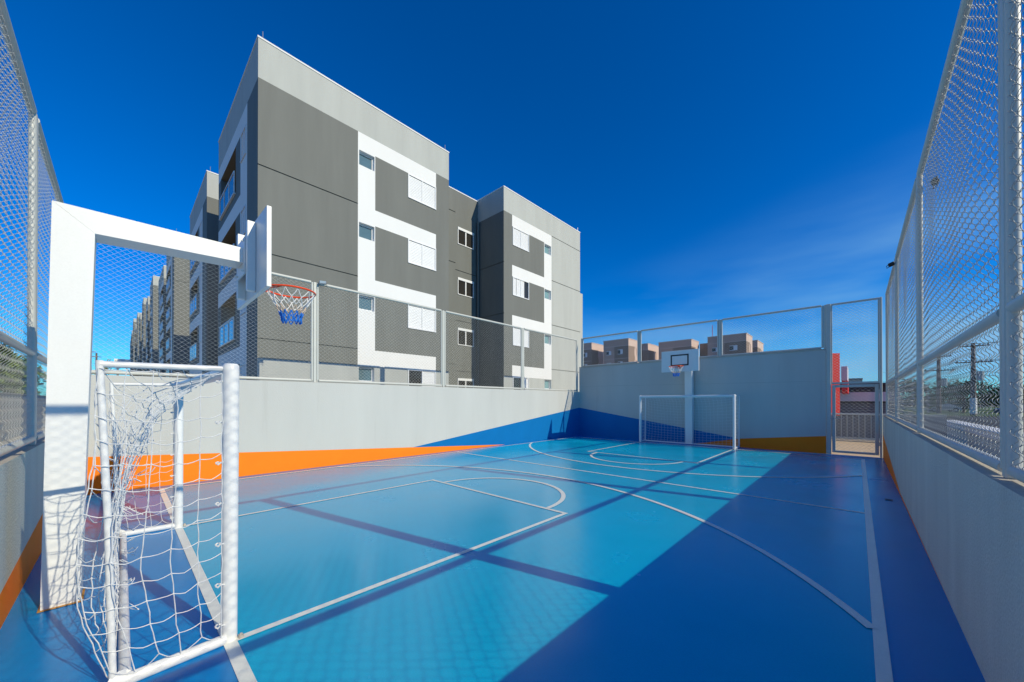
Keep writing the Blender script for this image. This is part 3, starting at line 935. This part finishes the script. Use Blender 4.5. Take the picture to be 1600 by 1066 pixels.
# side of second wing facing -Y into the recess
zz = [-.1]+[FZ[3],FZ[2],FZ[1],FZ[0],ZTOP]
face_cells(wl, lambda u,z,d: (XB-u, 11.64+d, z), [0,XB-XM], zz, lambda u,z: 1 if z > FZ[0] else 0, [(0.0,XB-XM,z-G1,z+G1,.03,0,0) for z in FZ[1:4]], 0)
wl.quad([(XB,8.62,-.1),(XM,8.62,-.1),(XM,8.62,ZTOP),(XB,8.62,ZTOP)], 0)
# far end, backs and the second pair of wings further along
wl.quad([(XB,17.82,-.1),(-17.2,17.82,-.1),(-17.2,17.82,ZTOP),(XB,17.82,ZTOP)], 1)
wl.quad([(-17.2,2.43,-.1),(-17.2,17.82,-.1),(-17.2,17.82,ZTOP),(-17.2,2.43,ZTOP)], 0)
wl.box(XB-.3, XB-.02, 17.823, 18.12, -.1, 7.66, 1)
wl.build('wall', FM, bA)
rf = MB()
def roof(mb, x0,x1,y0,y1,zt):
    mb.quad([(x0,y0,zt-.35),(x1,y0,zt-.35),(x1,y1,zt-.35),(x0,y1,zt-.35)])
    t = .12
    for a in ((x0-.015,x1+.015,y0-.015,y0+t),(x0-.015,x1+.015,y1-t,y1+.015),(x0-.015,x0+t,y0+t+.001,y1-t-.001),(x1-t,x1+.015,y0+t+.001,y1-t-.001)):
        mb.box(*a, zt+.001, zt+.045)
roof(rf,-17.2,XB,2.43,8.62,ZTOP); roof(rf,-17.2,XB,11.64,17.82,ZTOP); roof(rf,-17.2,XM,8.64,11.62,ZM)
rf.build('roof', 'fac_white', bA)
for p in ((XB-.08,2.55),(XB-.08,8.5),(XB-.08,17.7)): rod(bA, *p, ZTOP+.04)
# down pipe in the recess
b = MB(); b.tube([(XM+.12, 11.55, 0),(XM+.12,11.55,10.0)], .05, 8); b.build('down_pipe','fac_dark',bA,True)

def row_block(X0, X1, X2, X3, zo, label, detail):
    """second rank: wing X0..X1, recessed link X1..X2, wing X2..X3; X decreasing"""
    t = thing('apartment_building', ((X0+(X3 or X1))/2, 10, 0), label, 'apartment building', 'grey apartment blocks in a row')
    w_ = MB(); zt = ZTOP+zo; r_ = MB()
    for (a, c) in ((X0,X1),(X2,X3)):
        if a is None: continue
        side_face(t, w_, a, c, 2.43, zo, -.1, detail, flip=(a == X2 and X1 is not None))
        f = lambda u,z,d,a=a: (a-d, u, z)
        zs = [-.1, 1.5, FZ[1]+zo, FZ[0]+zo, zt]
        face_cells(w_, f, [2.43,5.1,8.62], sorted(set(zs)), lambda u,z: 1 if z > FZ[0]+zo else 0, [(2.43,8.62,FZ[1]+zo-G1,FZ[1]+zo+G1,.03,0,0)], 0)
        w_.quad([(c,2.43,-.1),(c,8.62,-.1),(c,8.62,zt),(c,2.43,zt)], 0)
        w_.quad([(a,8.62,-.1),(c,8.62,-.1),(c,8.62,zt),(a,8.62,zt)], 0)
        roof(r_, c, a, 2.43, 8.62, zt)
        rod(t, a-.08, 2.55, zt+.04)
    if X1 is not None and X2 is not None:
        w_.quad([(X1,4.6,-.1),(X2,4.6,-.1),(X2,4.6,zt-.1),(X1,4.6,zt-.1)], 0)
    w_.build('wall', FM, t); r_.build('roof','fac_white',t)
row_block(-19.95, -25.6, None, None, .12, 'second grey apartment wing just behind the nearest block', True)
row_block(-34.2, -40.6, -43.4, -50.0, 2.1, 'grey apartment block third in the receding row', True)
row_block(-59.4, -66.0, -71.7, -78.0, 5.0, 'grey apartment block fourth in the receding row', True)
row_block(-87.0, -94.0, -103.0, -109.5, 7.8, 'grey apartment block fifth in the receding row', False)
row_block(-121., -130., -140.0, -150.0, 11.0, 'grey apartment block sixth in the receding row', False)
row_block(-165., -178., -194.0, -240.0, 16.5, 'grey apartment block at the far end of the receding row', False)

# pinkish blocks behind the far wall
def pink_block(x0, x1, y, dep, zt, label, win):
    t = thing('apartment_building', ((x0+x1)/2, y+dep/2, 0), label, 'apartment building', 'pinkish apartment blocks beyond the far wall')
    w_ = MB()
    fF = lambda u,z,d: (u, y+d, z); fS = lambda u,z,d: (x1-d, y+u, z)
    L = x1-x0
    zs = [-.1, zt-1.15, zt-1.25, zt] + [zt-1.25-2.3*k for k in range(1,5)] + [zt-1.33-2.3*k for k in range(1,5)]
    def mfF(u,z):
        if z > zt-1.15: return 0
        if z > zt-1.25: return 1
        if any(zt-1.33-2.3*k < z < zt-1.25-2.3*k for k in range(1,5)): return 1
        return 2 if u > x0+L*.45 or win < 2 else 0
    holes = []
    for k in range(4):
        zc = zt-2.3-2.3*k
        if win >= 1: holes.append((x0+L*.58, x0+L*.78, zc-.45, zc+.45, .08, 1, 1))
        if win >= 2: holes.append((x0+L*.12, x0+L*.32, zc-.45, zc+.35, .08, 0, 0))
    face_cells(w_, fF, [x0, x0+L*.45, x1], zs, mfF, holes, 4)
    def mfS(u,z):  # sun-facing side: paler pink than the front, sunlight put into colour
        if z > zt-1.15: return 1
        if z > zt-1.25: return 1
        return 2 if u < dep*.55 else 1
    hs_ = [(dep*.5, dep*.72, zt-2.9-2.3*k, zt-1.5-2.3*k, .08, 1, 1) for k in range(4)]
    face_cells(w_, fS, [0, dep*.55, dep], zs, mfS, hs_, 1)
    w_.quad([(x0,y,-.1),(x0,y+dep,-.1),(x0,y+dep,zt),(x0,y,zt)], 0); w_.quad([(x0,y+dep,-.1),(x1,y+dep,-.1),(x1,y+dep,zt),(x0,y+dep,zt)], 0)
    w_.build('wall', ['pink','pink_sun_trim','brown','brown','glass_dark'], t)
    r_ = MB(); r_.box(x0-.06,x1+.06,y-.06,y+dep+.06,zt+.003,zt+.12); r_.build('roof','pink_sun_trim',t)
    for (u0,u1,z0,z1,_,_,_) in holes:
        b = MB(); um=(u0+u1)/2
        lbox(b,fF,um,u1,z0,z1,.01,.06); lbox(b,fF,u0,um-.001,z1-.1,z1,.01,.06); lbox(b,fF,u0,um-.001,z0,z0+.1,.01,.06)
        b.build('window','shutter',t)
    return t
pink_block(-43.5, -38.9, 64.7, 5, 13.3, 'pinkish block leftmost behind the far wall beside the fence corner', 2)
pink_block(-36.4, -31.2, 65, 5, 13.3, 'pinkish block with two windows behind the leftmost panel of the far fence', 2)
pink_block(-32.9, -31.3, 74, 6, 13.4, 'narrow pinkish wing just right of the first far fence post', 0)
pink_block(-29.1, -22.9, 74, 4.5, 13.3, 'pinkish block directly behind the far backboard', 2)
pink_block(-20.1, -13.96, 74, 5, 13.3, 'pinkish block with white window right of the far backboard', 2)
pink_block(-16.4, -14.0, 84, 6, 13.3, 'small pale pink wing at the right end of the pinkish blocks', 0)
b = MB(); b.box(-22.6, -20.1, 78, 82, -.1, 12.9)
tag(b.build('stair_tower', 'brown', origin=(-21.4,80,-.1)), 'brown stair tower between the pinkish blocks behind the far hoop', 'tower')
b = MB(); b.tube([(-20.6,79,12.9),(-20.6,79,16.4)], .05, 6)
for z in (15.2, 15.7): b.box(-20.75,-20.45,78.97,79.03,z,z+.04)
tag(b.build('antenna_mast', 'redlamp', origin=(-20.6,79,12.9)), 'thin reddish antenna mast on the brown stair tower', 'antenna')

# ------------------------------------------------------------------ beyond the gate
b = MB(); b.quad([(-9,YF+T+.01,-.02),(1.6,YF+T+.01,-.02),(1.6,19.3,-.02),(-9,19.3,-.02)])
tag(b.build('paving', 'paving'), kind='structure')
rl = thing('railing_fence', (0, 19.1, 0), 'low grey sheet railing across the paving beyond the gate', 'railing')
b = MB(); b.box(-6, 2.2, 19.10, 19.13, .12, .94); b.build('sheet', 'gate_sheet', rl)
b = MB(); b.box(-6, 2.2, 19.06, 19.15, .965, 1.03, 0, .01); b.box(-6, 2.2, 19.07, 19.14, .06, .11); b.build('rail', 'pipe', rl)
for k in range(26):
    x = -2.6+k*.165
    b = MB(); b.tube([(x,19.075,.11),(x,19.075,.965)], .013, 6); b.build('baluster', 'pipe', rl, True)
rp = thing('roadside_sign_pylon', (-1.0, 30.2, 0), 'tall red pylon standing left of the gate beyond the railing', 'pylon')
b = MB(); b.box(-1.95,-.86,30.0,30.3,0,4.45,0,.02); b.build('panel','red',rp)
b = MB(); b.box(-1.98,-1.952,29.98,30.28,0,3.9,0,.005); b.build('edge_strip','white',rp)
rp.rotation_euler = (0, 0, R(38))
rs = thing('shop_sign', (-.58, 32, 2.0), 'small red and white sign block on the shop corner right of the red pylon', 'sign')
b = MB(); b.box(-.72,-.42,31,34.1,2.0,2.8,0,.02); b.build('panel','red',rs)
b = MB(); b.box(-.74,-.44,31,34.1,2.803,3.7,0,.02); b.build('cap','white_shaded',rs)
lb = thing('shop_building', (2, 36, 0), 'low dark building with a pale fascia band seen through the gate', 'shop')
b = MB(); b.box(-3,1.9,34.5,42,0,2.6); b.build('wall','charcoal',lb)
b = MB(); b.box(-3.1,2.0,34.1,34.49,1.50,2.12,0,.02); b.build('fascia','white_shaded',lb)
b = MB(); b.box(-3.2,2.1,33.9,42.2,2.605,2.72); b.build('roof','charcoal',lb)
b = MB()
for k in range(9): b.box(-2.8,1.8,34.43,34.49,.1+k*.145,.1+k*.145+.12)
b.build('roller_shutter','slat_grey',lb)
b = MB(); b.box(-.98,-.88,34.2,34.42,0,1.48); b.build('column','white',lb)
tw = thing('distant_building', (-2.0, 75, 0), 'tiny grey flat roofed building on the skyline above the gate', 'building')
b = MB(); b.box(-1.5, .45, 70, 78, 0, 4.55); b.build('wall','concrete',tw)
b = MB(); b.box(-1.6, .55, 69.9, 78.1, 4.553, 4.75); b.build('roof','gate_sheet',tw)
for k in range(3):
    b = MB(); b.box(-1.2+k*.55, -.85+k*.55, 69.95, 69.99, 3.8, 4.2); b.build('window','glass_dark',tw)

# ------------------------------------------------------------------ right side: street
b = MB(); b.quad([(.66,-8,-.03),(3.2,-8,-.03),(3.2,YF+6,-.03),(.66,YF+6,-.03)]); tag(b.build('pavement','concrete'), kind='structure')
b = MB(); b.quad([(3.2,-30,-.06),(13,-30,-.06),(15,60,-.06),(3.2,60,-.06)]); tag(b.build('road','asphalt'), kind='structure')
b = MB(); b.quad([(-2,62,-.04),(60,62,-.04),(140,190,-.04),(-30,190,-.04)]); tag(b.build('lawn','grass'), kind='structure')
b = MB(); b.quad([(13.2,-30,-.03),(60,-30,-.03),(60,61,-.03),(15.2,61,-.03)]); tag(b.build('verge','grass'), kind='structure')
lw = thing('boundary_wall', (2.7, 14, 0), 'low pale wall with rounded white coping outside the right fence', 'wall')
b = MB(); b.box(2.62,2.78,7.5,23.5,-.1,.52); b.build('wall_body','pale_conc',lw)
b = MB(); b.tube([(2.70,7.45,.56),(2.70,23.55,.56)], .14, 12); b.box(2.52,2.95,7.4,23.6,.66,.72,0,.02); b.build('coping','fac_white',lw,True)
def pole(x, y, h, label, band):
    t = thing('utility_pole', (x,y,0), label, 'utility pole', 'utility poles along the street')
    b = MB(); b.tube([(x,y,-.1),(x,y,h)], [.24,.16], 10); b.build('shaft','pole',t,True)
    for z, L in ((h-.4,1.1),(h-2.2,1.3)):
        b = MB(); b.box(x-L,x+L,y-.26,y-.18,z,z+.12); 
        for q in (-.9,-.4,.4,.9): b.tube([(x+q*L,y-.22,z+.12),(x+q*L,y-.22,z+.3)], .05, 6)
        b.build('cross_arm','pole',t)
    b = MB(); b.tube([(x+.45,y-.3,h-4.2),(x+.45,y-.3,h-3.2)], .28, 10); b.box(x,x+.3,y-.32,y-.26,h-3.7,h-3.6); b.build('transformer','steel',t)
    if band:
        b = MB(); b.tube([(x,y,.15),(x,y,1.9)], .27, 12); b.build('painted_band','fac_white',t,True)
    return t
pole(9.38, 64.8, 8.0, 'tall utility pole with white painted foot outside the right fence', True)
pole(7.73, 73.0, 7.7, 'utility pole left of the white footed one, near the trees', False)
wr = MB()
for q, z in ((-1,7.9),(1,7.9),(-1.1,6.1),(1.1,6.1),(0,4.9),(.2,4.5)):
    pts = []
    for (xa,ya,za,xb,yb_,zb2) in ((7.73,73,z-.2,9.38,64.8,z),(9.38,64.8,z,17,26,z+.2),(7.73,73,z-.2,4.5,110,z)):
        pts = [(xa+(xb-xa)*k/10+q*.9, ya+(yb_-ya)*k/10-.2, za+(zb2-za)*k/10-1.2*4*(k/10)*(1-k/10)*(1 if abs(ya-yb_)>15 else .15)) for k in range(11)]
        wr.tube(pts, .022, 4)
tag(wr.build('overhead_wires','black',origin=(9,65,7)), 'overhead power wires strung between the utility poles', 'wires')

def leaf_cloud(mb, c, rad, n, size, rg, mi=0, flat=.8):
    for _ in range(n):
        while True:
            p = Vector((rg.uniform(-1,1), rg.uniform(-1,1), rg.uniform(-1,1)))
            if p.length < 1: break
        p = p*(.55+.45*rg.random())/max(p.length,.2)*p.length**.4
        q = Vector((c[0]+p.x*rad, c[1]+p.y*rad, c[2]+p.z*rad*flat))
        a = Vector((rg.uniform(-1,1), rg.uniform(-1,1), rg.uniform(-.6,.6))).normalized()*size*rg.uniform(.6,1.3)
        n_ = Vector((rg.uniform(-1,1), rg.uniform(-1,1), rg.uniform(-1,1))).normalized()
        b_ = a.cross(n_).normalized()*size*.5
        mb.quad([q-a, q+b_, q+a, q-b_], mi)
def tree(x, y, h, rad, label, seed, leafmat='leaf', n=900, z0=0, group=None):
    rg = random.Random(seed)
    t = thing('tree', (x,y,z0), label, 'tree', group)
    b = MB(); top = h*.55
    b.tube([(x,y,z0-.1),(x+.1,y,z0+h*.25),(x-.05,y+.1,z0+top)], [h*.035,h*.028,h*.018], 8)
    cs = []
    for k in range(7):
        a = k*2.4+rg.random(); rr = rad*rg.uniform(.3,.75)
        c = (x+rr*math.cos(a), y+rr*math.sin(a), z0+h*rg.uniform(.34,.86))
        cs.append(c)
        b.tube([(x,y,z0+h*.3+rg.random()*h*.15), ((x+c[0])/2,(y+c[1])/2,c[2]-h*.12), c], [h*.016,h*.011,h*.005], 5)
    b.build('trunk','bark',t,True)
    c_ = MB()
    for c in cs+[(x,y,z0+h*.8)]: leaf_cloud(c_, c, rad*rg.uniform(.38,.6), n//8, rad*.075, rg)
    c_.build('crown',leafmat,t)
TG = 'trees beyond the street on the right'
tree(6.2, 76, 4.3, 2.6, 'dense dark tree just left of the utility poles', 21, n=1600, group=TG)
tree(10.4, 78, 4.2, 2.6, 'dark tree between the two utility poles', 22, n=1600, group=TG)
tree(14.5, 82, 3.9, 2.6, 'green tree right of the white footed pole', 23, 'leaf', n=1400, group=TG)
tree(18.5, 84, 3.9, 2.6, 'dark tree behind the parked blue car', 24, n=1400, group=TG)
tree(24, 86, 4.6, 3.0, 'tall dark tree at the right edge of the fence view', 25, n=1400, group=TG)
tree(2.5, 92, 4.2, 2.8, 'tree farthest left behind the right fence panels', 26, n=1400, group=TG)
hb = MB(); rgh = random.Random(4)
for k in range(46):
    x = -4+k*1.0; leaf_cloud(hb, (x, 96+rgh.uniform(-2,2)+k*.25, 1.5+rgh.uniform(-.4,.7)), 1.7, 150, .28, rgh)
tag(hb.build('far_woods','leaf'), 'distant line of dark trees beyond the street', 'woods', kind='stuff')

def car(x, y, rot, paint, label):
    t = thing('parked_car', (0,0,0), label, 'car', 'cars parked across the street')
    prof = [(-1.75,.25),(-1.78,.62),(-1.55,.74),(-.95,.80),(-.55,1.16),(.55,1.20),(1.25,.80),(1.72,.72),(1.76,.30)]
    hw = .72; n = len(prof); b = MB(); vs=[]
    for s_ in (-1,1):
        for px, pz in prof: vs.append((px, s_*(hw if pz < .85 else hw*.82), pz))
    fs = [tuple(range(n-1,-1,-1)), tuple(range(n,2*n))] + [(i,(i+1)%n,n+(i+1)%n,n+i) for i in range(n)]
    b.add(vs, fs); bd = b.build('body', paint, t)
    b = MB()
    for s_ in (-1,1): b.quad([(-.80,s_*(hw*.80+.03),.86),(1.0,s_*(hw*.80+.03),.86),(.5,s_*(hw*.83),1.13),(-.5,s_*(hw*.83),1.11)])
    b.quad([(-.97,-.5,.82),(-.97,.5,.82),(-.60,.48,1.13),(-.60,-.48,1.13)]); b.quad([(1.24,-.5,.83),(1.24,.5,.83),(.62,.48,1.17),(.62,-.48,1.17)])
    b.build('window','glass_dark',t)
    for wx in (-1.1,1.1):
        for s_ in (-1,1):
            b = MB(); b.tube([(wx,s_*(hw-.12),.29),(wx,s_*(hw+.02),.29)], .29, 16); wh = b.build('wheel','tyre',t,True)
            b = MB(); b.tube([(wx,s_*(hw+.0),.29),(wx,s_*(hw+.03),.29)], .17, 12); b.build('rim','steel',wh,True)
    for s_ in (-1,1):
        b = MB(); b.box(1.735,1.765,s_*.45-.12,s_*.45+.12,.55,.66); b.build('headlight','lens',t)
        b = MB(); b.box(-1.79,-1.765,s_*.48-.1,s_*.48+.1,.52,.62); b.build('tail_light','redlamp',t)
    t.location = (x,y,0); t.rotation_euler = (0,0,rot)
car(13.2, 68, R(20), 'car_blue', 'dark blue car parked right of the white footed pole')
car(16.2, 72, R(18), 'car_grey', 'dark grey car parked behind the blue one')
car(9.0, 82, R(15), 'car_white', 'white car parked between the two utility poles')

# ------------------------------------------------------------------ left exterior
bw_ = thing('boundary_wall', (-14, -3.2, 0), 'sunlit pale boundary wall behind the near left fence', 'wall')
b = MB(); b.box(-75,2,-3.3,-3.1,-.1,1.78); b.build('wall_body','pale_conc',bw_)
b = MB(); b.box(-75.05,2.05,-3.34,-3.06,1.782,1.83); b.build('coping','concrete',bw_)
b = MB(); b.quad([(-75,-3.1,-.03),(3,-3.1,-.03),(3,YN-T,-.03),(-75,YN-T,-.03)]); tag(b.build('path','concrete'), kind='structure')
LT = 'trees behind the boundary wall at left'
tree(-44, -6.4, 6.0, 2.6, 'bright green tree behind the near left fence', 31, 'leaf2', n=2400, group=LT)
tree(-54, -6.6, 6.0, 2.4, 'smaller green tree farther along the left boundary wall', 32, 'leaf2', n=2000, group=LT)
tree(-36, -6.6, 5.4, 2.4, 'darker green tree nearest the camera behind the left boundary wall', 34, 'leaf', n=2200, group=LT)
tree(-78, -2.0, 8.4, 1.6, 'lone green treetop above the left wall beside the hoop post', 33, 'leaf2', n=700)
for (x,y,h,lb2) in ((-80,-3.1,9.2,'distant lattice pole nearest the hoop post above the left wall'),(-82,-2.6,8.7,'distant thin pole between hoop post and treetop'),(-100,1.5,7.0,'distant short pole left of the apartment row')):
    t = thing('distant_pole', (x,y,0), lb2, 'pole', 'distant poles over the left wall')
    b = MB(); b.tube([(x,y,0),(x,y,h)], [.16,.1], 8); b.build('shaft','pole',t,True)
    b = MB(); b.box(x-.05,x+.05,y-.5,y+.5,h-.6,h-.5); b.build('cross_arm','pole',t)
fr_ = thing('flat_canopy', (-90,.6,0), 'white flat canopy roof just left of the apartment row', 'canopy')
b = MB(); b.box(-92,-88,-.9,1.0,8.05,8.5); b.build('roof','fac_white',fr_)
for x in (-91.7,-88.3): 
    b = MB(); b.tube([(x,-.5,0),(x,-.5,8.05)], .12, 8); b.build('leg','pipe',fr_,True)
